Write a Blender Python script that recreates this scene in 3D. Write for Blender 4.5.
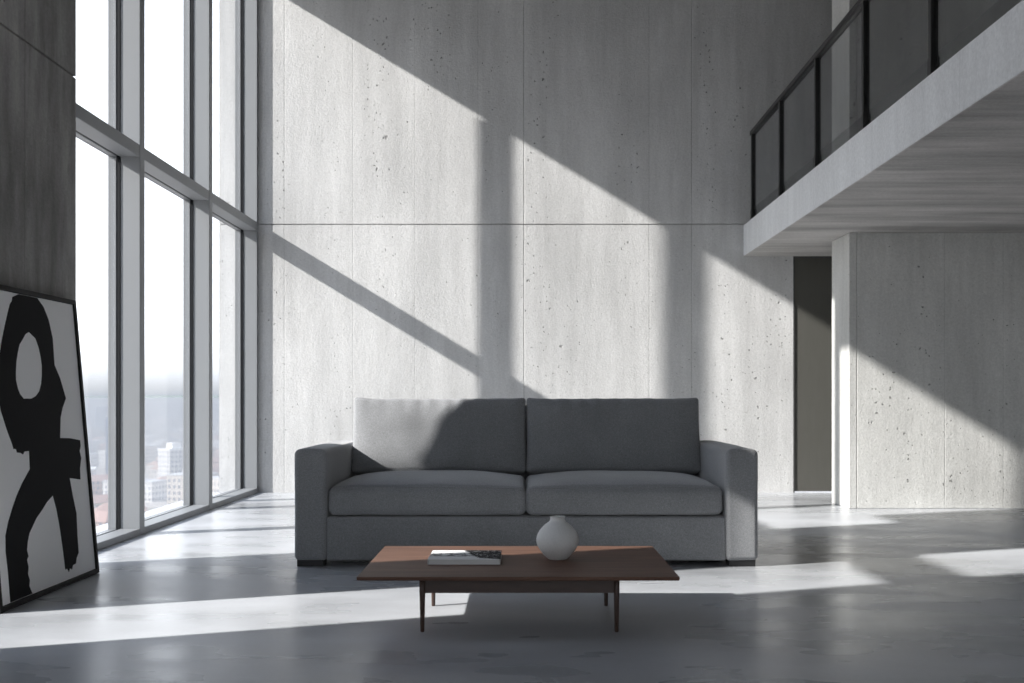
import bpy, bmesh, math, random
from mathutils import Vector, Matrix, noise

for o in list(bpy.data.objects):
    bpy.data.objects.remove(o)
S = bpy.context.scene
COL = S.collection

# ------------------------------------------------------------------ camera
H = 0.877
cam_d = bpy.data.cameras.new('camera')
cam = bpy.data.objects.new('camera', cam_d)
COL.objects.link(cam)
cam.location = (0, 0, H)
cam.rotation_euler = (math.pi / 2, 0, 0)
cam_d.sensor_width = 36
cam_d.lens = 35.156
cam_d.shift_x = -10 / 1024
cam_d.shift_y = 55.5 / 1024
cam_d.clip_end = 20000
cam_d.dof.use_dof = True
cam_d.dof.focus_distance = 5.2
cam_d.dof.aperture_fstop = 3.8
S.camera = cam

# ------------------------------------------------------------------ world, sun, exposure
W = bpy.data.worlds.new('overcast_sky')
S.world = W
W.use_nodes = True
nt = W.node_tree
nt.nodes.clear()
wo = nt.nodes.new('ShaderNodeOutputWorld')
bg = nt.nodes.new('ShaderNodeBackground')
tc = nt.nodes.new('ShaderNodeTexCoord')
sx = nt.nodes.new('ShaderNodeSeparateXYZ')
cr = nt.nodes.new('ShaderNodeValToRGB')
cr.color_ramp.elements[0].position = 0.0
cr.color_ramp.elements[0].color = (0.27, 0.295, 0.335, 1)
cr.color_ramp.elements[1].position = 1.0
cr.color_ramp.elements[1].color = (0.55, 0.70, 1.0, 1)
e = cr.color_ramp.elements.new(0.008); e.color = (0.36, 0.375, 0.40, 1)
e = cr.color_ramp.elements.new(0.055); e.color = (0.90, 0.93, 0.97, 1)
e = cr.color_ramp.elements.new(0.3); e.color = (0.90, 0.94, 1.0, 1)
nt.links.new(tc.outputs['Generated'], sx.inputs[0])
nt.links.new(sx.outputs['Z'], cr.inputs[0])
nt.links.new(cr.outputs[0], bg.inputs[0])
nt.links.new(bg.outputs[0], wo.inputs[0])
bg.inputs[1].default_value = 2.3

SUN_A, SUN_E = 0.347, 0.605
sun_d = bpy.data.lights.new('sun', 'SUN')
sun = bpy.data.objects.new('sun', sun_d)
COL.objects.link(sun)
sun.location = (-20, -8, 14)
sun.rotation_euler = Vector((1, SUN_A, -SUN_E)).to_track_quat('-Z', 'Y').to_euler()
sun_d.energy = 9.9
sun_d.angle = math.radians(0.8)
sun_d.color = (1.0, 0.965, 0.92)

S.view_settings.view_transform = 'Standard'
S.view_settings.look = 'None'
S.view_settings.gamma = 1
S.view_settings.use_curve_mapping = False
S.view_settings.exposure = 0.0
S.cycles.max_bounces = 14
S.cycles.diffuse_bounces = 7
S.cycles.transparent_max_bounces = 24
S.cycles.caustics_reflective = False
S.cycles.caustics_refractive = False

# ------------------------------------------------------------------ node helpers
class NT:
    def __init__(s, name):
        s.m = bpy.data.materials.new(name)
        s.m.use_nodes = True
        s.t = s.m.node_tree
        s.t.nodes.clear()
        s.out = s.t.nodes.new('ShaderNodeOutputMaterial')
    def n(s, ty, **kw):
        nd = s.t.nodes.new(ty)
        for k, v in kw.items():
            setattr(nd, k, v)
        return nd
    def l(s, a, b):
        s.t.links.new(a, b)
    def coord(s, scale=(1, 1, 1), kind='Object', off=(0, 0, 0)):
        tcn = s.n('ShaderNodeTexCoord')
        mp = s.n('ShaderNodeMapping')
        mp.inputs['Scale'].default_value = scale
        mp.inputs['Location'].default_value = off
        s.l(tcn.outputs[kind], mp.inputs[0])
        return mp.outputs[0]
    def noise(s, vec, scale, detail=4, rough=0.55, dist=0):
        nd = s.n('ShaderNodeTexNoise')
        nd.inputs['Scale'].default_value = scale
        nd.inputs['Detail'].default_value = detail
        nd.inputs['Roughness'].default_value = rough
        nd.inputs['Distortion'].default_value = dist
        s.l(vec, nd.inputs['Vector'])
        return nd.outputs['Fac']
    def math(s, op, a, b=0.0, c=None, clamp=False):
        nd = s.n('ShaderNodeMath', operation=op, use_clamp=clamp)
        for i, v in enumerate((a, b, c)):
            if v is None: continue
            if isinstance(v, (int, float)): nd.inputs[i].default_value = v
            else: s.l(v, nd.inputs[i])
        return nd.outputs[0]
    def rng(s, v, a, b, c, d):
        nd = s.n('ShaderNodeMapRange')
        s.l(v, nd.inputs['Value'])
        for k, x in zip(('From Min', 'From Max', 'To Min', 'To Max'), (a, b, c, d)):
            nd.inputs[k].default_value = x
        return nd.outputs[0]
    def mix(s, fac, a, b, mode='MIX'):
        nd = s.n('ShaderNodeMix', data_type='RGBA', blend_type=mode)
        if isinstance(fac, (int, float)): nd.inputs[0].default_value = fac
        else: s.l(fac, nd.inputs[0])
        for i, v in ((6, a), (7, b)):
            if isinstance(v, tuple): nd.inputs[i].default_value = (*v, 1)
            else: s.l(v, nd.inputs[i])
        return nd.outputs[2]
    def grey(s, v):
        nd = s.n('ShaderNodeCombineColor')
        for i in range(3): s.l(v, nd.inputs[i])
        return nd.outputs[0]
    def bsdf(s, col=None, rough=0.5, metal=0.0, spec=0.5, normal=None):
        b = s.n('ShaderNodeBsdfPrincipled')
        if isinstance(col, tuple): b.inputs['Base Color'].default_value = (*col, 1)
        elif col is not None: s.l(col, b.inputs['Base Color'])
        if isinstance(rough, (int, float)): b.inputs['Roughness'].default_value = rough
        else: s.l(rough, b.inputs['Roughness'])
        b.inputs['Metallic'].default_value = metal
        b.inputs['Specular IOR Level'].default_value = spec
        if normal is not None: s.l(normal, b.inputs['Normal'])
        s.l(b.outputs[0], s.out.inputs[0])
        return b
    def bump(s, h, strength=0.3, dist=0.01, prev=None):
        b = s.n('ShaderNodeBump')
        b.inputs['Strength'].default_value = strength
        b.inputs['Distance'].default_value = dist
        s.l(h, b.inputs['Height'])
        if prev is not None: s.l(prev, b.inputs['Normal'])
        return b.outputs[0]

def concrete(name, base, streak=(1, 1, 0.12), lines=(), axis='X', bump=1.0, var=0.25, pits=1.0):
    t = NT(name)
    c = t.coord()
    cs = t.coord(streak)
    big = t.noise(c, 0.9, 3, 0.5)
    st = t.noise(cs, 3.2, 6, 0.62, 0.15)
    st2 = t.noise(cs, 14, 4, 0.6)
    fine = t.noise(c, 55, 5, 0.75)
    v = t.rng(big, 0.3, 0.7, 1 - var * 0.35, 1 + var * 0.35)
    v = t.math('MULTIPLY', v, t.rng(st, 0.3, 0.7, 1 - var * 0.55, 1 + var * 0.45))
    v = t.math('MULTIPLY', v, t.rng(st2, 0.3, 0.7, 1 - var * 0.25, 1 + var * 0.2))
    v = t.math('MULTIPLY', v, t.rng(fine, 0.3, 0.7, 0.88, 1.11))
    # bug holes: irregular pits of two sizes, kept where a patchy mask allows them
    wn = t.n('ShaderNodeTexNoise'); wn.inputs['Scale'].default_value = 26; wn.inputs['Detail'].default_value = 2
    t.l(c, wn.inputs['Vector'])
    wv = t.n('ShaderNodeVectorMath', operation='MULTIPLY_ADD')
    t.l(wn.outputs['Color'], wv.inputs[0]); wv.inputs[1].default_value = (.045, .045, .045); t.l(c, wv.inputs[2])
    patch = t.noise(cs, 2.6, 4, 0.65)
    hole = None
    for sc_, pw, lo_, hi_ in ((13, 9.0, 0.02, 0.30), (36, 4.0, 0.02, 0.42)):
        vr = t.n('ShaderNodeTexVoronoi'); vr.inputs['Scale'].default_value = sc_
        t.l(wv.outputs[0], vr.inputs['Vector'])
        ws = t.n('ShaderNodeSeparateColor'); t.l(vr.outputs['Color'], ws.inputs[0])
        thr = t.math('MULTIPLY', t.math('POWER', ws.outputs[0], pw), t.rng(patch, 0.42, 0.66, lo_, hi_))
        h_ = t.rng(t.math('SUBTRACT', thr, vr.outputs['Distance']), 0.0, 0.10, 0.0, 1.0)
        hole = h_ if hole is None else t.math('MAXIMUM', hole, h_)
    hole = t.math('MULTIPLY', hole, pits, clamp=True)
    rough_n = t.noise(c, 60, 5, 0.7)
    mid = t.noise(c, 9, 3, 0.5)
    if lines:
        sep = t.n('ShaderNodeSeparateXYZ')
        tcn = t.n('ShaderNodeTexCoord'); t.l(tcn.outputs['Object'], sep.inputs[0])
        ax = t.math('ADD', sep.outputs[axis], t.math('MULTIPLY', t.math('SUBTRACT', mid, 0.5), 0.006))
        tot = None
        for p, w, s_ in lines:
            d = t.math('ABSOLUTE', t.math('SUBTRACT', ax, p))
            k = t.math('MULTIPLY', t.rng(d, w, w * 0.3, 0, 1), s_)
            tot = k if tot is None else t.math('MAXIMUM', tot, k)
        v = t.math('MULTIPLY', v, t.rng(tot, 0, 1, 1, 0.75))
    v = t.math('MULTIPLY', v, t.rng(hole, 0, 1, 1, 0.5))
    col = t.mix(1.0, base, t.grey(v), 'MULTIPLY')
    hh = t.math('ADD', t.math('MULTIPLY', rough_n, 0.45), t.math('MULTIPLY', hole, -1.4))
    hh = t.math('ADD', hh, t.math('MULTIPLY', mid, 0.35))
    hh = t.math('ADD', hh, t.math('MULTIPLY', st2, 0.15))
    if lines: hh = t.math('ADD', hh, t.math('MULTIPLY', tot, -0.35))
    t.bsdf(col, 0.82, 0, 0.3, t.bump(hh, 0.8 * bump, 0.009))
    return t.m

M = {}
M['wall'] = concrete('pale_wall_concrete', (0.58, 0.58, 0.575),
                     lines=[(-2.18, .006, .45), (-0.98, .005, .25), (-0.40, .006, .35), (0.02, .007, .8), (1.17, .006, .4), (1.56, .006, .6), (-1.55, .005, .3)])
M['block'] = concrete('grey_wall_concrete', (0.57, 0.57, 0.55), lines=[(2.63, .006, .9), (3.32, .005, .4), (3.78, .005, .3)])
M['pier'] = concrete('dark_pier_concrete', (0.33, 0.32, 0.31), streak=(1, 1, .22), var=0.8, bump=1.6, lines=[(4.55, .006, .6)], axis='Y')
M['ceiling'] = concrete('ceiling_concrete', (0.13, 0.13, 0.13), streak=(.12, 1, 1), pits=0.2)
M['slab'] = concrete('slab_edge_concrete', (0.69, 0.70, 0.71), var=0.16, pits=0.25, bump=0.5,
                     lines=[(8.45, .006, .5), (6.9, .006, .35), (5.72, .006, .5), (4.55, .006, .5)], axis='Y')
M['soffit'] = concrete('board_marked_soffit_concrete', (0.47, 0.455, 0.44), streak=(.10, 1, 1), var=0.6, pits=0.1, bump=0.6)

# floor
t = NT('polished_concrete_floor')
c = t.coord(off=(3.1, 1.7, .437)); cs = t.coord((0.45, 1.1, 1), off=(5.3, 2.2, .613))
n1 = t.noise(cs, 0.8, 5, 0.55, 0); n2 = t.noise(cs, 4, 3, 0.5, 0); n3 = t.noise(c, 55, 3, 0.6)
v = t.math('MULTIPLY', t.rng(n1, .3, .7, .72, 1.22), t.rng(n2, .3, .7, .88, 1.10))
v = t.math('MULTIPLY', v, t.rng(n3, .3, .7, .97, 1.03))
col = t.mix(1.0, (0.43, 0.445, 0.468), t.grey(v), 'MULTIPLY')
rg = t.rng(t.math('ADD', t.math('MULTIPLY', n1, .5), t.math('MULTIPLY', n2, .5)), .35, .65, .18, .40)
t.bsdf(col, rg, 0, 0.55, t.bump(t.math('ADD', t.noise(cs, 4.5, 3, .5), t.math('MULTIPLY', n3, .02)), 0.2, 0.012))
M['floor'] = t.m

# painted aluminium window profiles
t = NT('grey_powder_coated_aluminium')
t.bsdf((0.235, 0.245, 0.255), 0.5, 0.0, 0.5, t.bump(t.noise(t.coord(), 400, 2), 0.08, 0.001))
M['alu'] = t.m
t = NT('black_rubber_gasket'); t.bsdf((0.008, 0.009, 0.011), 0.6, 0, .2); M['gasket'] = t.m

def thin_glass(name, tint, refl=1.0, rough=0.0):
    t = NT(name)
    tr = t.n('ShaderNodeBsdfTransparent'); tr.inputs[0].default_value = (*tint, 1)
    gl = t.n('ShaderNodeBsdfGlossy'); gl.inputs['Roughness'].default_value = rough
    lw = t.n('ShaderNodeFresnel'); lw.inputs['IOR'].default_value = 1.45
    # a faint unevenness from the procedural noise keeps the pane from being perfect
    nn = t.rng(t.noise(t.coord(), 1.5, 2), 0, 1, refl * 0.95, refl * 1.05)
    f = t.math('MULTIPLY', lw.outputs[0], nn, clamp=True)
    mx = t.n('ShaderNodeMixShader')
    t.l(f, mx.inputs[0]); t.l(tr.outputs[0], mx.inputs[1]); t.l(gl.outputs[0], mx.inputs[2])
    t.l(mx.outputs[0], t.out.inputs[0])
    return t.m
M['glass'] = thin_glass('clear_window_glass', (0.985, 0.99, 0.995), 0.22)
M['smoked'] = thin_glass('smoked_balustrade_glass', (0.93, 0.935, 0.94), 0.35)
M['smoked_strip'] = thin_glass('smoked_base_strip_glass', (0.88, 0.88, 0.885), 0.2)

def fabric(name, base):
    t = NT(name)
    c = t.coord()
    cw = t.coord((1, 1, 1))
    n1 = t.noise(c, 260, 3, 0.8); n2 = t.noise(c, 4, 3, 0.5); n3 = t.noise(c, 120, 2, 0.7)
    v = t.math('MULTIPLY', t.rng(n1, .3, .7, .72, 1.28), t.rng(n2, .3, .7, .93, 1.07))
    v = t.math('MULTIPLY', v, t.rng(n3, .3, .7, .88, 1.12))
    col = t.mix(1.0, base, t.grey(v), 'MULTIPLY')
    b = t.bsdf(col, 0.95, 0, 0.15, t.bump(t.math('ADD', n1, t.math('MULTIPLY', n2, 2.0)), 0.45, 0.002))
    b.inputs['Sheen Weight'].default_value = 0.35
    b.inputs['Sheen Roughness'].default_value = 0.5
    return t.m
M['fabric'] = fabric('grey_woven_upholstery', (0.243, 0.249, 0.258))
t = NT('black_stained_wood'); t.bsdf((0.012, 0.012, 0.013), 0.5, normal=t.bump(t.noise(t.coord((1, 8, 8)), 20, 3), .1, .001)); M['black_wood'] = t.m

t = NT('walnut_veneer')
cw = t.coord((0.7, 9, 9))
g1 = t.noise(cw, 3.2, 6, 0.62, 0.7); g2 = t.noise(t.coord((1.2, 40, 40)), 6, 3, 0.6)
col = t.mix(t.rng(g1, .3, .7, 0, 1), (0.105, 0.056, 0.040), (0.20, 0.112, 0.078))
col = t.mix(t.rng(g2, .35, .7, 0, .35), col, (0.06, 0.030, 0.022))
t.bsdf(col, 0.5, 0, 0.2, t.bump(g2, .08, .001)); M['walnut'] = t.m
t = NT('dark_walnut_frame')
g1 = t.noise(t.coord((2, 2, 9)), 6, 5, 0.6)
t.bsdf(t.mix(g1, (0.035, 0.019, 0.014), (0.075, 0.040, 0.028)), 0.45); M['walnut_dark'] = t.m

t = NT('matt_stoneware')
n1 = t.noise(t.coord(), 220, 3, .7); n2 = t.noise(t.coord(), 14, 4, .6)
v = t.math('MULTIPLY', t.rng(n1, .3, .7, .93, 1.05), t.rng(n2, .3, .7, .93, 1.05))
t.bsdf(t.mix(1.0, (0.70, 0.70, 0.69), t.grey(v), 'MULTIPLY'), 0.8, 0, .25, t.bump(t.math('ADD', n1, n2), .25, .002)); M['stone'] = t.m

t = NT('dark_bronze_railing'); t.bsdf(t.mix(t.noise(t.coord(), 60, 2), (0.035, .034, .034), (0.05, .048, .047)), 0.35, 0.6); M['rail'] = t.m
t = NT('black_picture_frame'); t.bsdf(t.mix(t.noise(t.coord((1, 1, 12)), 30, 3), (0.010, .010, .010), (0.02, .02, .02)), 0.6, 0, .15); M['frame'] = t.m
t = NT('primed_canvas')
w = t.noise(t.coord(), 300, 2, .6)
t.bsdf(t.mix(w, (0.80, .80, .80), (0.88, .88, .875)), 0.9, 0, .1, t.bump(w, .3, .001)); M['canvas'] = t.m
t = NT('black_brushed_paint')
w = t.noise(t.coord((1, 40, 4)), 6, 5, .7)
t.bsdf(t.mix(w, (0.008, .008, .009), (0.017, .017, .018)), 0.8, 0, .12, t.bump(w, .2, .001)); M['paint'] = t.m
t = NT('taupe_door_panel')
t.bsdf(t.mix(t.noise(t.coord((1, 1, .2)), 30, 4), (0.088, .086, .076), (0.10, .098, .088)), 0.6, 0, .3); M['door'] = t.m
t = NT('dark_metal_jamb'); t.bsdf(t.mix(t.noise(t.coord(), 30, 2), (0.05, .05, .05), (0.06, .06, .06)), .5); M['jamb'] = t.m

# ------------------------------------------------------------------ mesh helpers
def link(name, bm, mat, parent=None, smooth=False):
    me = bpy.data.meshes.new(name)
    bmesh.ops.recalc_face_normals(bm, faces=bm.faces[:])
    bm.to_mesh(me); bm.free()
    me.materials.append(mat)
    if smooth:
        for p in me.polygons: p.use_smooth = True
    o = bpy.data.objects.new(name, me)
    COL.objects.link(o)
    if parent is not None: o.parent = parent
    return o
def box(bm, x0, x1, y0, y1, z0, z1):
    vs = [bm.verts.new((x, y, z)) for x in (x0, x1) for y in (y0, y1) for z in (z0, z1)]
    for f in ((0, 1, 3, 2), (4, 6, 7, 5), (0, 4, 5, 1), (2, 3, 7, 6), (0, 2, 6, 4), (1, 5, 7, 3)):
        bm.faces.new([vs[i] for i in f])
    return vs
def bevel(o, w, seg=2):
    m = o.modifiers.new('bevel', 'BEVEL'); m.width = w; m.segments = seg; m.limit_method = 'ANGLE'
    return o
def struct(o):
    o['kind'] = 'structure'; return o
def thing(name, label, cat, loc=(0, 0, 0), group=None):
    o = bpy.data.objects.new(name, None); COL.objects.link(o)
    o.empty_display_size = 0.1
    o.location = loc; o['label'] = label; o['category'] = cat
    if group: o['group'] = group
    return o
def B(*bxs):
    bm = bmesh.new()
    for b in bxs: box(bm, *b)
    return bm
def prism(bm, pts, axis, a0, a1):
    """extrude a 2-D outline along an axis; pts are the other two coordinates in xyz order"""
    def P(p, a):
        q = list(p); q.insert(axis, a); return q
    lo = [bm.verts.new(P(p, a0)) for p in pts]; hi = [bm.verts.new(P(p, a1)) for p in pts]
    bm.faces.new(lo); bm.faces.new(hi[::-1])
    n = len(pts)
    for i in range(n): bm.faces.new((lo[i], lo[(i + 1) % n], hi[(i + 1) % n], hi[i]))
def tube(bm, pts, r, seg=8, closed=False):
    pts = [Vector(p) for p in pts]
    n = len(pts); rings = []
    prev = None
    for i, p in enumerate(pts):
        if closed: d = pts[(i + 1) % n] - pts[i - 1]
        else: d = pts[min(i + 1, n - 1)] - pts[max(i - 1, 0)]
        d.normalize()
        if prev is None:
            a = Vector((0, 0, 1)) if abs(d.z) < .9 else Vector((1, 0, 0))
        else: a = prev
        u = (a - d * a.dot(d)).normalized(); w_ = d.cross(u); prev = u
        rr = r[i] if isinstance(r, (list, tuple)) else r
        rings.append([bm.verts.new(p + (u * math.cos(2 * math.pi * k / seg) + w_ * math.sin(2 * math.pi * k / seg)) * rr) for k in range(seg)])
    for i in range(n if closed else n - 1):
        a, b = rings[i], rings[(i + 1) % n]
        for k in range(seg): bm.faces.new((a[k], a[(k + 1) % seg], b[(k + 1) % seg], b[k]))
    if not closed: bm.faces.new(rings[0][::-1]); bm.faces.new(rings[-1])
def lathe(bm, prof, seg=64, c=(0, 0, 0)):
    rings = []
    for r, z in prof:
        if r < 1e-6: rings.append([bm.verts.new((c[0], c[1], c[2] + z))])
        else: rings.append([bm.verts.new((c[0] + r * math.cos(2 * math.pi * k / seg), c[1] + r * math.sin(2 * math.pi * k / seg), c[2] + z)) for k in range(seg)])
    for a, b in zip(rings, rings[1:]):
        for k in range(seg):
            k2 = (k + 1) % seg
            if len(a) == 1: bm.faces.new((a[0], b[k], b[k2]))
            elif len(b) == 1: bm.faces.new((a[k], a[k2], b[0]))
            else: bm.faces.new((a[k], a[k2], b[k2], b[k]))
def rbox(hx, hy, hz, r, nx=8, ny=8, nz=8, fn=None):
    """rounded box centred on the origin with optional per-point deformation"""
    def samples(h, n):
        e = [h - r + r * math.tan(math.radians(a)) for a in (45, 36, 27, 18, 9)]
        inner = h - r
        mid = [inner - 2 * inner * i / n for i in range(n + 1)]
        return [-v for v in e] + mid[::-1] + e[::-1]
    S3 = [samples(hx, nx), samples(hy, ny), samples(hz, nz)]
    hs = (hx, hy, hz)
    bm = bmesh.new(); cache = {}
    def vert(ix, iy, iz):
        k = (ix, iy, iz)
        if k not in cache:
            p = Vector((S3[0][ix], S3[1][iy], S3[2][iz]))
            inn = Vector([max(-(hs[i] - r), min(hs[i] - r, p[i])) for i in range(3)])
            d = p - inn
            q = inn + d.normalized() * r if d.length > 1e-9 else p
            cache[k] = bm.verts.new(fn(q) if fn else q)
        return cache[k]
    N = [len(s) for s in S3]
    for ax in range(3):
        u, v_ = [i for i in range(3) if i != ax]
        for side in (0, N[ax] - 1):
            for i in range(N[u] - 1):
                for j in range(N[v_] - 1):
                    q = []
                    for di, dj in ((0, 0), (1, 0), (1, 1), (0, 1)):
                        k = [0, 0, 0]; k[ax] = side; k[u] = i + di; k[v_] = j + dj
                        q.append(vert(*k))
                    bm.faces.new(q)
    return bm

# ------------------------------------------------------------------ the room shell
D = 9.18          # back wall
JZ = 2.462        # horizontal joint
CEIL = 5.3
WX = -2.42        # inner face of the window mullions
PX = -2.262       # inner face of the concrete piers
BX, BY = 2.567, 7.85   # corner of the projecting wall on the right
SL0, SL1 = 2.168, 2.453  # slab
XR = 6.0; YB = -3.4

struct(link('floor', B((-2.88, XR, YB, D, -0.12, 0)), M['floor']))
struct(link('ceiling', B((-2.88, XR + .3, YB - .3, D + .4, CEIL, CEIL + .2)), M['ceiling']))
# back wall: two pours with a shadow-gap joint, and the doorway cut through
g = 0.005
DX0, DX1 = 2.49, 3.35
def joint_profile(y, th):   # (y, z) outline with a recessed joint
    return [(y, 0), (y, JZ - g), (y + .018, JZ - g), (y + .018, JZ + g), (y, JZ + g), (y, CEIL), (y + th, CEIL), (y + th, 0)]
bm = bmesh.new()
prism(bm, joint_profile(D, .4), 0, -2.78, DX0)
prism(bm, [(D, SL0), (D, JZ - g), (D + .018, JZ - g), (D + .018, JZ + g), (D, JZ + g), (D, CEIL), (D + .4, CEIL), (D + .4, SL0)], 0, DX0, DX1)
prism(bm, joint_profile(D, .4), 0, DX1, XR + .3)
struct(link('wall_back', bm, M['wall']))
# doorway: jambs and closed dark leaf
d = struct(link('door_1', B((DX0 + .012, DX1 - .012, D + .006, D + .05, 0.012, SL0 - .012)), M['door']))
link('door_frame', B((DX0, DX0 + .012, D - .004, D + .12, 0, SL0), (DX1 - .012, DX1, D - .004, D + .12, 0, SL0),
                     (DX0 + .012, DX1 - .012, D - .004, D + .12, SL0 - .012, SL0)), M['jamb'], d)
hb = bmesh.new(); tube(hb, [(3.24, D + .01, 1.0), (3.24, D - .05, 1.0), (3.13, D - .05, 1.0)], .009, 10)
link('door_handle', hb, M['rail'], d, True)

# projecting wall on the right (full height) in front of the passage
bm = bmesh.new()
prism(bm, [(BX, BY), (XR, BY), (XR, BY + .44), (BX, BY + .44)], 2, 0, SL0)
prism(bm, [(BX, BY), (XR, BY), (XR, BY + .44), (BX, BY + .44)], 2, SL1, CEIL)
bevel(struct(link('wall_right_return', bm, M['block'])), .006)
struct(link('wall_right', B((XR, XR + .3, YB, D, 0, CEIL)), M['wall']))
RW0, RW1, RZ = -1.6, 2.6, 2.8     # glazed opening added behind the photographer for frontal fill light
struct(link('wall_rear', B((-2.88, RW0, YB - .3, YB, 0, CEIL), (RW1, XR + .3, YB - .3, YB, 0, CEIL), (RW0, RW1, YB - .3, YB, RZ, CEIL)), M['wall']))
rw = struct(link('window_fill_rear', B(*[(x, x + .06, YB - .16, YB - .04, .06, RZ - .06) for x in (RW0, -.23, 1.17, RW1 - .06)],
                               (RW0, RW1, YB - .16, YB - .04, 0, .06), (RW0, RW1, YB - .16, YB - .04, RZ - .06, RZ)), M['alu']))
for x0_, x1_ in ((RW0 + .06, -.23), (-.17, 1.17), (1.23, RW1 - .06)):
    link('window_pane', B((x0_, x1_, YB - .104, YB - .096, .06, RZ - .06)), M['glass'], rw)

# mezzanine slab: pale fair edge over a board-marked soffit
def sx_(y): return 1.951 + .009 * y
bm = bmesh.new()
e0, e1 = sx_(D), sx_(YB)
prism(bm, [(e0, D), (XR, D), (XR, YB), (e1, YB)], 2, SL0 + .004, SL1)
sl = struct(link('trim_slab', bm, M['slab']))
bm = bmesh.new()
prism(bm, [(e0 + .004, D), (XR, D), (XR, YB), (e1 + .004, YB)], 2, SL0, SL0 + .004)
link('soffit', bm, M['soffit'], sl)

# left wall: piers, lintels
def pier(name, y0, y1):
    gg = .006
    bm = bmesh.new()
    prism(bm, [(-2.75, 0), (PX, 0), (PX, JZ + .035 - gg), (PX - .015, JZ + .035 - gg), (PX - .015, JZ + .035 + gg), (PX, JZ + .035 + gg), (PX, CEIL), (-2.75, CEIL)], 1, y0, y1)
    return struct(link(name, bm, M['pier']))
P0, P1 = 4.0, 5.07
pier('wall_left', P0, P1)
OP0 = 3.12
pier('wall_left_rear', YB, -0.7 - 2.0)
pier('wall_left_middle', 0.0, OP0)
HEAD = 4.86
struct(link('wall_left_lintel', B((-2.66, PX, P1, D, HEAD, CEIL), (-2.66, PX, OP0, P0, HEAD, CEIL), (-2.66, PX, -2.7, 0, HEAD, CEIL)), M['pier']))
struct(link('wall_left_sun_blocker', B((-2.85, -2.66, P1, 5.52, 3.3, CEIL), (-2.85, -2.66, 5.52, 6.33, 4.53, CEIL)), M['pier']))  # added above the view, stepped to trim the sun patch on the right

# window bays
def window(name, y0, y1, z1, m0=True, m1=True, tz=(2.398, 2.476), w1=.08):
    """bay between mullion centre strips; mullions are .08 wide"""
    xi, xo = WX, WX - .125
    X = (xo, xi)
    w = struct(link(name, B(*( [(X[0], X[1], y0, y0 + .08, 0, z1)] if m0 else [] ),
                             *( [(X[0], X[1], y1 - w1, y1, 0, z1)] if m1 else [] ),
                             (X[0], X[1] - .002, y0 + (.08 if m0 else 0), y1 - (w1 if m1 else 0), 0, .042),
                             (X[0], X[1] - .002, y0 + (.08 if m0 else 0), y1 - (w1 if m1 else 0), tz[0], tz[1]),
                             (X[0], X[1] - .002, y0 + (.08 if m0 else 0), y1 - (w1 if m1 else 0), z1 - .06, z1)), M['alu']))
    bevel(w, .0025, 1)
    a, b = y0 + (.08 if m0 else 0), y1 - (w1 if m1 else 0)
    def ring(xa, xb, t, z0, z2):
        return [(xa, xb, a - .02, a + t, z0, z2), (xa, xb, b - t, b + .02, z0, z2), (xa, xb, a + t, b - t, z0, z0 + t), (xa, xb, a + t, b - t, z2 - t, z2)]
    z0s = ((.03, tz[0] + .012), (tz[1] - .012, z1 - .045))
    gk = []; cp = []
    for z0, z2 in z0s:
        gk += ring(xo - .022, xo, .006, z0, z2)
        cp += ring(xo - .075, xo - .022, .009, z0, z2)
    link('gasket', B(*gk), M['gasket'], w)
    bevel(link('sash_frame', B(*cp), M['alu'], w), .003, 1)
    for z0, z2 in z0s:
        link('window_pane', B((xo - .040, xo - .032, a + .01, b - .01, z0 + .01, z2 - .01)), M['glass'], w)
    return w
window('window_1', P1, 6.415, HEAD, True, True)
window('window_2', 6.415, 7.82, HEAD, False, True)
window('window_3', 7.82, D, HEAD, False, True, w1=.047)
window('window_4', OP0, P0, HEAD, True, True, tz=(2.61, 2.79), w1=.03)
window('window_fill_left', -2.7, 0.0, HEAD, True, True)  # unseen bay added behind the camera to let in more sky light
# slim fin added outside the third bay to cast a shadow band indoors
struct(link('trim_shadow_fin', B((-2.78, -2.632, 8.290, 8.358, -.1, HEAD)), M['alu']))

# ------------------------------------------------------------------ mezzanine balustrade
def rx(y): return sx_(y) + .035
RY = [8.94 - i * 1.0 for i in range(12)]
rail = thing('glass_balustrade', 'dark metal balustrade with smoked glass panels along the mezzanine slab edge', 'railing', (rx(8.94), 8.94, SL1))
inv = Matrix.Translation(-Vector(rail.location))
def rlink(name, bm, mat, smooth=False):
    bmesh.ops.transform(bm, matrix=inv, verts=bm.verts[:]); return link(name, bm, mat, rail, smooth)
y0, y1 = 8.985, -2.2
bm = bmesh.new()
prism(bm, [(rx(y0) - .022, y0), (rx(y0) + .03, y0), (rx(y1) + .03, y1), (rx(y1) - .022, y1)], 2, 3.225, 3.262)
bevel(rlink('handrail', bm, M['rail']), .004)
for y in RY:
    x = rx(y)
    bevel(rlink('post', B((x - .018, x + .020, y - .016, y + .016, SL1, 3.226)), M['rail']), .002, 1)
    rlink('post_foot', B((x - .020, x + .024, y - .020, y + .020, SL1, SL1 + .10)), M['rail'])
for ya, yb in zip(RY, RY[1:]):
    a, b = ya - .022, yb + .022
    bm = bmesh.new()
    prism(bm, [(rx(a) - .004, a), (rx(a) + .004, a), (rx(b) + .004, b), (rx(b) - .004, b)], 2, SL1 + .02, 3.222)
    rlink('glass_panel', bm, M['smoked'])
    bm = bmesh.new()
    prism(bm, [(rx(a) + .006, a), (rx(a) + .010, a), (rx(b) + .010, b), (rx(b) + .006, b)], 2, SL1 + .004, SL1 + .115)
    rlink('base_strip', bm, M['smoked_strip'])

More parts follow.
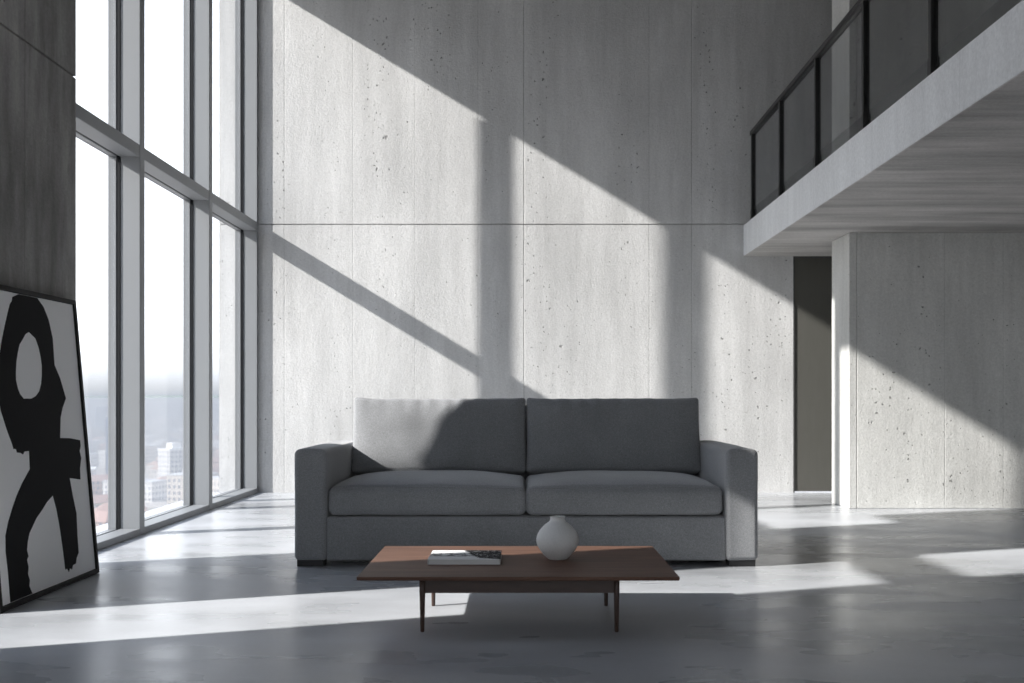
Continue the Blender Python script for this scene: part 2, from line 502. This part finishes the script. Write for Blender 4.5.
# ------------------------------------------------------------------ sofa
SX0, SX1, SY0, SY1 = -1.178, 1.222, 5.16, 6.18
AW = .170
sofa = thing('sofa', 'grey woven two-seat sofa with square arms standing before the concrete wall', 'sofa', ((SX0 + SX1) / 2, (SY0 + SY1) / 2, 0))
so = Vector(sofa.location)
def slink(name, bm, mat, centre, rot=None, parent=None):
    M4 = Matrix.Translation(Vector(centre) - so)
    if rot: M4 = M4 @ rot
    bmesh.ops.transform(bm, matrix=M4, verts=bm.verts[:])
    return link(name, bm, mat, parent or sofa, True)
def wob(q, s, a, seed=0): return noise.noise(Vector((q.x * s + seed, q.y * s, q.z * s))) * a
for k, (a, b) in enumerate(((SX0, SX0 + AW), (SX1 - AW, SX1))):
    hx, hy, hz = (b - a) / 2, (SY1 - SY0) / 2, (.602 - .03) / 2
    def fn(q, hx=hx, hy=hy, hz=hz, k=k):
        q = q.copy()
        if q.z > 0: q.z += .010 * (1 - (q.x / hx) ** 2) * min(1, (q.z / hz))
        q.x += wob(q, 3, .003, k * 9)
        q.z += wob(q, 4, .003, k * 5)
        return q
    slink('arm', rbox(hx, hy, hz, .026, 6, 16, 10, fn), M['fabric'], ((a + b) / 2, (SY0 + SY1) / 2, .03 + hz))
IX0, IX1 = SX0 + AW, SX1 - AW
slink('base', rbox((IX1 - IX0) / 2 + .004, .49, .113, .012, 12, 6, 4), M['fabric'], ((IX0 + IX1) / 2, SY0 + .012 + .49, .03 + .113))
slink('back', rbox((IX1 - IX0) / 2 + .004, .05, .385, .03, 10, 4, 8), M['fabric'], ((IX0 + IX1) / 2, SY1 - .052, .03 + .385))
# seat cushions
def seat(xa, xb, seed):
    hx, hy, hz = (xb - xa) / 2, .40, .073
    def fn(q):
        q = q.copy()
        ex = 1 - abs(q.x / hx) ** 3.0
        ey = 1 - abs(q.y / hy) ** 3.5
        if q.z > 0: q.z += .048 * max(0, ex) ** .8 * max(0, ey) ** .8 * (q.z / hz)
        if q.y < 0: q.y -= .012 * (1 - abs(q.z / hz) ** 2) * ex
        q.x += (.004 * (1 - (q.z / hz) ** 2) if abs(q.z) < hz else 0) * (1 if q.x > 0 else -1)
        q.z += wob(q, 5, .004, seed)
        return q
    c = ((xa + xb) / 2, SY0 + .018 + hy, .262 + hz)
    o = slink('seat_cushion', rbox(hx, hy, hz, .034, 14, 14, 4, fn), M['fabric'], c)
    r = .034; k = r * math.sin(math.radians(40)); kk = r * math.cos(math.radians(40))
    for zz in (1, -1):
        pts = []
        X_, Y_, Z_ = hx - r + k * .9, hy - r + k * .9, hz - r + kk
        corners = [(-1, -1), (1, -1), (1, 1), (-1, 1)]
        for i in range(4):
            (cx, cy), (dx, dy) = corners[i], corners[(i + 1) % 4]
            rad = .035
            for s in range(5):   # rounded corner
                a0 = math.atan2(cy, cx)
                ang = a0 - math.pi / 4 + math.pi / 2 * s / 4
                pts.append(Vector((cx * (X_ - rad) + rad * math.cos(ang), cy * (Y_ - rad) + rad * math.sin(ang), Z_ * zz)))
            for s in range(1, 16):
                f = s / 16
                p0 = Vector((cx * X_, cy * Y_, 0)); p1 = Vector((dx * X_, dy * Y_, 0))
                p = p0.lerp(p1, f)
                if abs(p.x) > X_ - rad and abs(p.y) > Y_ - rad: continue
                pts.append(Vector((p.x, p.y, Z_ * zz)))
        bm = bmesh.new(); tube(bm, [fn(p) for p in pts], .0042, 6, True)
        slink('piping', bm, M['fabric'], c, None, o)
MID = .020
seat(IX0 + .004, MID - .002, 1)
seat(MID + .002, IX1 - .012, 7)
# back cushions
def backc(xa, xb, seed):
    hx, hy, hz = (xb - xa) / 2, .105, .222
    def fn(q):
        q = q.copy()
        fx, fz = abs(q.x / hx), abs(q.z / hz)
        thick = .52 + .48 * (max(0, 1 - fx ** 4) * max(0, 1 - fz ** 4)) ** .5
        q.y *= thick
        q.x *= 1 - .014 * (1 - fx) - .006 * (1 - fz ** 2)
        # sagging top edge with a few gathers next to the seam
        q.z += (.007 * fx ** 10 - .002 * (1 - fx ** 2)) * max(0, q.z / hz) ** 3
        gath = math.sin(q.x * 62 + seed) * .5 + noise.noise(Vector((q.x * 18, seed, 0)))
        q.y += gath * .0075 * max(0, (q.z / hz)) ** 3 * (1 - fx ** 6)
        q.y += noise.noise(Vector((q.x * 5, q.z * 6, seed))) * .012
        q.z += noise.noise(Vector((q.x * 7, seed * 3, 0))) * .005 * (q.z / hz)
        return q
    rot = Matrix.Rotation(math.radians(-13), 4, 'X')
    c = ((xa + xb) / 2, 5.985, .432 + hz - .012)
    o = slink('back_cushion', rbox(hx, hy, hz, .022, 60, 6, 18, fn), M['fabric'], c, rot)
    pts = []
    for i in range(160):
        a = 2 * math.pi * i / 160
        ca, sa = math.cos(a), math.sin(a)
        n_ = 16
        rr = (abs(ca) ** n_ + abs(sa) ** n_) ** (-1 / n_)
        pts.append(fn(Vector((hx * ca * rr * .999, 0, hz * sa * rr * .999))))
    bm = bmesh.new(); tube(bm, pts, .0038, 6, True)
    slink('piping', bm, M['fabric'], c, rot, o)
backc(-1.006, .023, 2.0)
backc(.025, 1.058, 11.0)
for x in (SX0 + .014, SX1 - .014 - .135):
    for y in (SY0 + .015, SY1 - .015 - .09):
        slink('foot', B((-.0675, .0675, -.045, .045, 0, .034)), M['black_wood'], (x + .0675, y + .045, 0))
for o in [c_ for c_ in sofa.children if c_.name.startswith('foot')]:
    for p in o.data.polygons: p.use_smooth = False
    o['label'] = 'low black block foot'

# ------------------------------------------------------------------ coffee table
TX0, TX1, TY0, TY1, TZ = -.595, .567, 3.594, 4.342, .230
tab = thing('coffee_table', 'low walnut coffee table with slim tapered legs in front of the sofa', 'table', ((TX0 + TX1) / 2, (TY0 + TY1) / 2, 0))
to = Vector(tab.location)
def tlink(name, bm, mat, sm=False):
    bmesh.ops.transform(bm, matrix=Matrix.Translation(-to), verts=bm.verts[:]); return link(name, bm, mat, tab, sm)
bm = bmesh.new()
t0 = [(TX0 + .003, TY0 + .003), (TX1 - .003, TY0 + .003), (TX1 - .003, TY1 - .003), (TX0 + .003, TY1 - .003)]
lo = [bm.verts.new((x, y, TZ - .014)) for x, y in t0]
md = [bm.verts.new((x, y, TZ - .009)) for x, y in ((TX0, TY0), (TX1, TY0), (TX1, TY1), (TX0, TY1))]
hi = [bm.verts.new((x, y, TZ)) for x, y in ((TX0, TY0), (TX1, TY0), (TX1, TY1), (TX0, TY1))]
bm.faces.new(lo); bm.faces.new(hi)
for a, b in ((lo, md), (md, hi)):
    for i in range(4): bm.faces.new((a[i], a[(i + 1) % 4], b[(i + 1) % 4], b[i]))
bevel(tlink('tabletop', bm, M['walnut']), .0015, 2)
LX0, LX1, LY0, LY1 = -.372, .353, 3.735, 4.20
lw = .0105
bm = B((LX0 + lw, LX1 - lw, LY0 - .008, LY0 + .012, .146, TZ - .014), (LX0 + lw, LX1 - lw, LY1 - .012, LY1 + .008, .146, TZ - .014),
       (LX0 - .008, LX0 + .010, LY0 + lw, LY1 - lw, .146, TZ - .014), (LX1 - .010, LX1 + .008, LY0 + lw, LY1 - lw, .146, TZ - .014))
bevel(tlink('apron', bm, M['walnut_dark']), .001, 1)
for x in (LX0, LX1):
    for y in (LY0, LY1):
        bm = bmesh.new()
        n = 16; rings = []
        for z, r in ((0, .0065), (.004, .0075), (.13, .0100), (.150, .0112), (TZ - .014, .0112)):
            ring = []
            for k in range(n):
                a = 2 * math.pi * (k + .5) / n
                p = 4.5
                ca, sa = math.cos(a), math.sin(a)
                rr = r * (abs(ca) ** p + abs(sa) ** p) ** (-1 / p)
                ring.append(bm.verts.new((x + rr * ca, y + rr * sa, z)))
            rings.append(ring)
        bm.faces.new(rings[0][::-1]); bm.faces.new(rings[-1])
        for a_, b_ in zip(rings, rings[1:]):
            for k in range(n): bm.faces.new((a_[k], a_[(k + 1) % n], b_[(k + 1) % n], b_[k]))
        tlink('leg', bm, M['walnut_dark'], True)

# ------------------------------------------------------------------ vase
vase = thing('vase', 'round matt grey stoneware vase with a short narrow neck on the coffee table', 'vase', (.142, 4.0, TZ))
prof = [(0, 0), (.036, 0), (.040, .003), (.043, .006), (.058, .022), (.073, .042), (.082, .060), (.0855, .078), (.0835, .096), (.075, .117), (.061, .136),
        (.046, .150), (.035, .158), (.0305, .164), (.0290, .170), (.0295, .176), (.0312, .180), (.0305, .182), (.0275, .181), (.0255, .176), (.0250, .168), (.030, .160),
        (.060, .130), (.078, .095), (.078, .065), (.055, .026), (0, .012)]
def smooth_prof(pr, it=1):
    for _ in range(it):
        q = [pr[0]]
        for a, b in zip(pr, pr[1:]):
            q += [(a[0] * .75 + b[0] * .25, a[1] * .75 + b[1] * .25), (a[0] * .25 + b[0] * .75, a[1] * .25 + b[1] * .75)]
        q.append(pr[-1]); pr = q
    return pr
bm = bmesh.new(); lathe(bm, smooth_prof(prof[:2]) + smooth_prof(prof[2:], 2), 72)
bmesh.ops.remove_doubles(bm, verts=bm.verts[:], dist=1e-5)
bmesh.ops.scale(bm, vec=(1, 1, .935), verts=bm.verts[:])
link('vase_body', bm, M['stone'], vase, True)

# ------------------------------------------------------------------ book
t = NT('book_cover_print')
sepn = t.n('ShaderNodeSeparateXYZ'); tcn = t.n('ShaderNodeTexCoord'); t.l(tcn.outputs['Object'], sepn.inputs[0])
bx_, by_ = sepn.outputs['X'], sepn.outputs['Y']   # x 0..0.28, y 0..0.227
nz = t.noise(t.coord((28, 60, 1)), 1, 4, .6)
# right-hand black area, its left edge slanting
edge = t.math('ADD', t.math('MULTIPLY', by_, -.35), .205)
edge = t.math('ADD', edge, t.math('MULTIPLY', t.math('SUBTRACT', nz, .5), .05))
black = t.math('GREATER_THAN', bx_, edge)
white_wedge = t.math('LESS_THAN', by_, t.math('SUBTRACT', .045, t.math('MULTIPLY', t.math('SUBTRACT', bx_, .15), .35)))
black = t.math('MULTIPLY', black, t.math('SUBTRACT', 1.0, white_wedge))
blot = t.math('MULTIPLY', t.math('GREATER_THAN', nz, .48), t.math('MULTIPLY', t.math('GREATER_THAN', by_, .07), t.math('LESS_THAN', by_, .15)))
blot = t.math('MULTIPLY', blot, .8)
pale = t.math('MULTIPLY', t.math('GREATER_THAN', t.noise(t.coord((60, 30, 1), 'Object'), 1.3, 3, .7), .58), black)
v = t.math('SUBTRACT', t.math('MAXIMUM', black, blot), t.math('MULTIPLY', pale, .45), clamp=True)
t.bsdf(t.mix(v, (0.78, 0.79, 0.80), (0.02, 0.02, 0.022)), .7, 0, .15); M['cover'] = t.m
t = NT('book_pages')
st = t.noise(t.coord((1, 1, 330)), 1, 2, .5)
t.bsdf(t.mix(st, (0.42, .43, .43), (0.85, .85, .84)), .8); M['pages'] = t.m
t = NT('book_cover_back'); t.bsdf(t.mix(t.noise(t.coord(), 50), (0.62, .63, .63), (0.68, .68, .68)), .5); M['cover_back'] = t.m
bk = thing('book', 'large flat picture book with black and white cover lying on the coffee table', 'book', (-.363, 3.862, TZ))
link('back_cover', B((0, .280, 0, .227, 0, .0022)), M['cover_back'], bk)
link('pages', B((.003, .278, .003, .224, .0022, .0183)), M['pages'], bk)
link('front_cover', B((0, .280, 0, .227, .0183, .0205)), M['cover'], bk)
link('spine', B((-.0015, .0, 0, .227, 0, .0205)), M['cover_back'], bk)

# ------------------------------------------------------------------ leaning framed painting
AY0, AY1 = 4.04, 4.985
A0 = Vector((-2.105, 0, 0)); AHT = 1.355
lean = math.atan2(.118, AHT)
art = thing('framed_painting', 'tall black framed canvas with bold black brushstrokes leaning on the left concrete pier', 'painting', (A0.x, (AY0 + AY1) / 2, 0))
HW = (AY1 - AY0) / 2
# local frame: u along world Y, v up the canvas, w away from the room (towards the wall)
def L2(u, v, w):
    return Vector((-math.sin(lean) * v - math.cos(lean) * w, u, math.cos(lean) * v - math.sin(lean) * w + math.sin(lean) * .034))
def abox(u0, u1, v0, v1, w0, w1):
    bm = bmesh.new(); vs = box(bm, u0, u1, v0, v1, w0, w1)
    for q in bm.verts: q.co = L2(*q.co)
    return bm
def amany(*bs):
    bm = bmesh.new()
    for b in bs: box(bm, *b)
    for q in bm.verts: q.co = L2(*q.co)
    return bm
VL = AHT / math.cos(lean)
fw = .021
bevel(link('picture_frame', amany((-HW, -HW + fw, 0, VL, 0, .034), (HW - fw, HW, 0, VL, 0, .034), (-HW + fw, HW - fw, 0, fw, 0, .034), (-HW + fw, HW - fw, VL - fw, VL, 0, .034)), M['frame'], art), .0015, 1)
link('canvas', amany((-HW + fw + .002, HW - fw - .002, fw + .002, VL - fw - .002, .010, .030)), M['canvas'], art)
def pix(px, py):
    """point of the canvas seen at a place of the picture, as (u, v)"""
    dx, dz = (px - 522) / 1000, (397 - py) / 1000
    # plane: point A0 + L2(u, v, .009)
    nrm = Vector((math.cos(lean), 0, math.sin(lean)))
    p0 = Vector((A0.x, 0, 0)) + L2(0, 0, .009)
    o_ = Vector((0, 0, H)); dd = Vector((dx, 1, dz))
    k = (p0 - o_).dot(nrm) / dd.dot(nrm)
    p = o_ + dd * k
    q = p - p0
    return (p.y - (AY0 + AY1) / 2, q.dot(Vector((-math.sin(lean), 0, math.cos(lean)))))
outl = [(18.4, 292.4), (27, 292.6), (36.9, 295.8), (43.5, 306.9), (48.7, 320), (52.7, 338.5), (54.5, 364.9), (60, 378), (65.9, 398.3), (62.5, 408), (60.6, 417.6), (60, 438),
        (70, 438.2), (80.1, 440.2), (80.6, 446), (79.6, 451), (81.2, 458), (80, 468), (80.4, 479.5), (69.6, 478), (73, 496.8), (76.5, 513.5), (77.4, 535.7), (78.7, 552.4), (76.6, 558), (75.9, 563.6), (73, 565), (72, 569.5), (70, 568), (69, 572), (67.3, 568.5), (65.4, 569.5),
        (63.4, 552), (59.8, 527), (56.5, 509), (52.9, 495.4), (47, 502), (41.7, 510.7), (36.5, 518), (32.8, 526), (29.5, 533), (27.8, 541), (27, 550), (28.4, 556), (27, 560), (28.6, 567), (28, 574), (29.8, 580), (29.3, 586), (32.6, 594.7), (22.3, 599.2), (10.6, 603.3),
        (7.8, 569), (5.8, 552), (5.6, 535.7), (8.3, 522), (12.5, 508), (17, 495), (22.3, 483), (30, 469), (29.2, 451), (24.5, 451.5), (23, 454.5), (20.9, 453), (17, 452.5), (16, 449), (13.5, 449), (12.5, 444.7), (7, 430),
        (1.3, 412), (-2.5, 395), (-3.5, 375), (0, 352), (2.3, 338), (5, 325), (8, 312), (10, 304), (12, 301), (12.5, 297)]
hole = [(29, 332), (35.6, 338.5), (38.6, 347), (40.8, 357), (42, 366), (42, 375.4), (41.3, 384), (39.5, 391), (36, 396), (31.6, 398.6), (23.7, 398.6), (20, 394), (17.9, 388.6), (16, 380), (15.8, 372.8), (16.3, 362), (17.9, 351.7), (19.5, 344.5), (22.4, 339.8), (25.5, 334)]
from mathutils.geometry import tessellate_polygon
loops = [[Vector((*pix(*p), 0)) for p in outl], [Vector((*pix(*p), 0)) for p in hole]]
flat = [p for lp in loops for p in lp]
um = HW - fw - .004
for p in flat:
    p.x = max(-um, min(um, p.x)); p.y = max(fw + .004, min(VL - fw - .004, p.y))
tris = tessellate_polygon(loops)
bm = bmesh.new()
fr = [bm.verts.new(L2(p.x, p.y, .0085)) for p in flat]
bk_ = [bm.verts.new(L2(p.x, p.y, .0101)) for p in flat]
for a, b, c_ in tris:
    try:
        bm.faces.new((fr[a], fr[b], fr[c_])); bm.faces.new((bk_[c_], bk_[b], bk_[a]))
    except ValueError: pass
off = 0
for lp in loops:
    n = len(lp)
    for i in range(n):
        a, b = off + i, off + (i + 1) % n
        bm.faces.new((fr[a], fr[b], bk_[b], bk_[a]))
    off += n
link('brushstroke', bm, M['paint'], art)

# ------------------------------------------------------------------ the hazy city outside, far below
GZ = -60.0
def facade(name, base, win, sx=.33, sz=.3):
    t = NT(name)
    br = t.n('ShaderNodeTexBrick')
    br.offset = 0
    br.inputs['Scale'].default_value = 1
    br.inputs['Brick Width'].default_value = 3.0
    br.inputs['Row Height'].default_value = 3.2
    br.inputs['Mortar Size'].default_value = .75
    br.inputs['Mortar Smooth'].default_value = 0
    br.inputs['Color1'].default_value = (*win, 1); br.inputs['Color2'].default_value = (*[c * 1.4 for c in win], 1)
    br.inputs['Mortar'].default_value = (*base, 1)
    sp = t.n('ShaderNodeSeparateXYZ'); tcn = t.n('ShaderNodeTexCoord'); t.l(tcn.outputs['Object'], sp.inputs[0])
    cb = t.n('ShaderNodeCombineXYZ')
    t.l(t.math('ADD', sp.outputs['X'], sp.outputs['Y']), cb.inputs[0]); t.l(sp.outputs['Z'], cb.inputs[1])
    t.l(cb.outputs[0], br.inputs['Vector'])
    t.bsdf(br.outputs['Color'], .7)
    return t.m
FM = [facade('cream_render_facade', (0.62, .57, .52), (0.16, .17, .2)), facade('pale_stone_facade', (0.70, .68, .66), (0.2, .22, .26)),
      facade('brick_facade', (0.50, .36, .30), (0.14, .15, .18)), facade('blue_glass_facade', (0.22, .27, .36), (0.08, .11, .18))]
RM = []
for nm, c in (('clay_tile_roof', (0.42, .27, .22)), ('grey_felt_roof', (0.50, .50, .51)), ('white_membrane_roof', (0.78, .77, .75))):
    t = NT(nm); t.bsdf(t.mix(t.noise(t.coord(), .6, 3), c, tuple(v * 1.15 for v in c)), .8); RM.append(t.m)
rnd = random.Random(5)
t = NT('distant_ground'); n1 = t.noise(t.coord(), .012, 6, .7)
t.bsdf(t.mix(t.rng(n1, .35, .65, 0, 1), (0.28, .27, .22), (0.56, .50, .46)), .9); M['ground'] = t.m
bm = B((-9000, 1500, -1500, 14000, GZ - 1, GZ))
struct(link('ground_far', bm, M['ground']))
def ridge():
    bm = bmesh.new(); rows = []
    nx = 60
    for j, (yy, hh) in enumerate(((6500, 0), (7000, .55), (7600, 1), (8600, .8), (9800, 0))):
        row = []
        for i in range(nx):
            x = -7000 + i * 120
            h_ = 70 + 45 * noise.noise(Vector((i * .13, 3.3, 0))) + 18 * noise.noise(Vector((i * .5, 8, 0)))
            row.append(bm.verts.new((x, yy + 200 * noise.noise(Vector((i * .2, j, 0))), GZ + h_ * hh * .9)))
        rows.append(row)
    for a, b in zip(rows, rows[1:]):
        for i in range(nx - 1): bm.faces.new((a[i], a[i + 1], b[i + 1], b[i]))
    return bm
t = NT('distant_hill_slope'); t.bsdf(t.mix(t.noise(t.coord(), .004, 4), (0.10, .13, .12), (0.18, .2, .18)), .9)
struct(link('hills_far', ridge(), t.m, None, True))

def gable_house(w, d, h, rh):
    wb = B((-w / 2, w / 2, -d / 2, d / 2, 0, h))
    rb = bmesh.new()
    e_ = .6
    pts = [(-w / 2 - e_, -d / 2 - e_, h), (w / 2 + e_, -d / 2 - e_, h), (w / 2 + e_, d / 2 + e_, h), (-w / 2 - e_, d / 2 + e_, h), (-w / 2 + d * .3, 0, h + rh), (w / 2 - d * .3, 0, h + rh)]
    v = [rb.verts.new(p) for p in pts]
    for f in ((0, 1, 5, 4), (1, 2, 5), (2, 3, 4, 5), (3, 0, 4), (3, 2, 1, 0)): rb.faces.new([v[i] for i in f])
    return wb, rb
def flat_block(w, d, h):
    wb = B((-w / 2, w / 2, -d / 2, d / 2, 0, h))
    rb = B((-w / 2 - .3, w / 2 + .3, -d / 2 - .3, d / 2 + .3, h, h + .9), (-w * .2, w * .1, -d * .2, d * .2, h + .9, h + 3.6))
    return wb, rb
protos = []
def mk(nm, wb, rb, fm, rm):
    w_ = (wb, rb, fm, rm, nm); protos.append(w_)
def mesh_of(nm, bm, mat):
    bmesh.ops.recalc_face_normals(bm, faces=bm.faces[:])
    me = bpy.data.meshes.new(nm); bm.to_mesh(me); bm.free(); me.materials.append(mat); return me
kinds = []
for (w_, d_, h_, ty, fm, rm, lab) in ((16, 12, 7, 'g', 0, 0, 'small cream house with hipped clay roof in the hazy city below'),
                                      (22, 14, 9, 'g', 2, 0, 'long brick house with hipped clay roof in the hazy city below'),
                                      (26, 20, 14, 'f', 1, 2, 'pale flat-roofed block in the hazy city below'),
                                      (18, 18, 20, 'f', 0, 1, 'cream mid-rise block in the hazy city below'),
                                      (34, 16, 11, 'f', 1, 1, 'long low pale block with grey roof in the hazy city below')):
    wb, rb = gable_house(w_, d_, h_, 3.5) if ty == 'g' else flat_block(w_, d_, h_)
    kinds.append((mesh_of('building_wall', wb, FM[fm]), mesh_of('building_roof', rb, RM[rm]), lab))
placed = []
def building(ki, x, y, rz, sc=1.0):
    mw, mr, lab = kinds[ki]
    r_ = thing('city_building', lab, 'building', (x, y, GZ), 'city buildings beyond the windows: ' + lab.split(' in the')[0])
    r_.rotation_euler = (0, 0, rz); r_.scale = (sc, sc, sc)
    for nm, me in (('wall', mw), ('roof', mr)):
        o_ = bpy.data.objects.new(nm, me); COL.objects.link(o_); o_.parent = r_
# keep clear of the single towers
towers = [(-.347 * 677, 677), (-.405 * 700, 700), (-.36 * 1300, 1300), (-.418 * 1500, 1500)]
tries = 0
while len(placed) < 170 and tries < 6000:
    tries += 1
    y = 390 * math.exp(rnd.random() * 1.75)
    k = rnd.uniform(.285, .455)
    x = -k * y
    if any((x - a) ** 2 + (y - b) ** 2 < 34 ** 2 for a, b in placed): continue
    if any((x - a) ** 2 + (y - b) ** 2 < 42 ** 2 for a, b in towers): continue
    placed.append((x, y))
    building(rnd.choice((0, 0, 1, 1, 2, 3, 4)), x, y, rnd.choice((0, .35, -.3, 1.2, .8)))
def tower(name, label, x, y, w, d, h, fm, rm, rz):
    r_ = thing(name, label, 'building', (x, y, GZ)); r_.rotation_euler = (0, 0, rz)
    link('wall', B((-w / 2, w / 2, -d / 2, d / 2, 0, h)), FM[fm], r_)
    link('roof', B((-w / 2 - .3, w / 2 + .3, -d / 2 - .3, d / 2 + .3, h, h + 1.2), (-w * .25, w * .15, -d * .25, d * .25, h + 1.2, h + 5)), RM[rm], r_)
tower('city_tower', 'pale tower with dark glazed side seen through the middle window', -.347 * 677, 677, 17, 14, 25, 1, 2, .9)
tower('city_tower', 'tall blue glass tower seen through the window nearest the painting', -.405 * 700, 700, 13, 18, 47, 3, 1, .3)
tower('city_tower', 'distant pale slab tower far behind the other towers, through the middle window', -.36 * 1300, 1300, 26, 16, 32, 1, 1, .2)
tower('city_tower', 'distant grey-blue tower far off, through the window nearest the painting', -.418 * 1500, 1500, 24, 20, 46, 3, 1, .5)

# low city haze: a real, thin layer of lit air below the window
t = NT('city_haze_air')
vs = t.n('ShaderNodeVolumePrincipled')
vs.inputs['Color'].default_value = (0.43, 0.445, 0.47, 1)
vs.inputs['Density'].default_value = 0.0019
vs.inputs['Anisotropy'].default_value = 0.0
t.l(vs.outputs[0], t.out.inputs['Volume'])
hz = link('city_haze', B((-8500, 1400, 120, 13500, GZ - .5, -3.5)), t.m)
hz['kind'] = 'stuff'; hz['label'] = 'pale haze hanging over the distant city below the windows'; hz['category'] = 'haze'
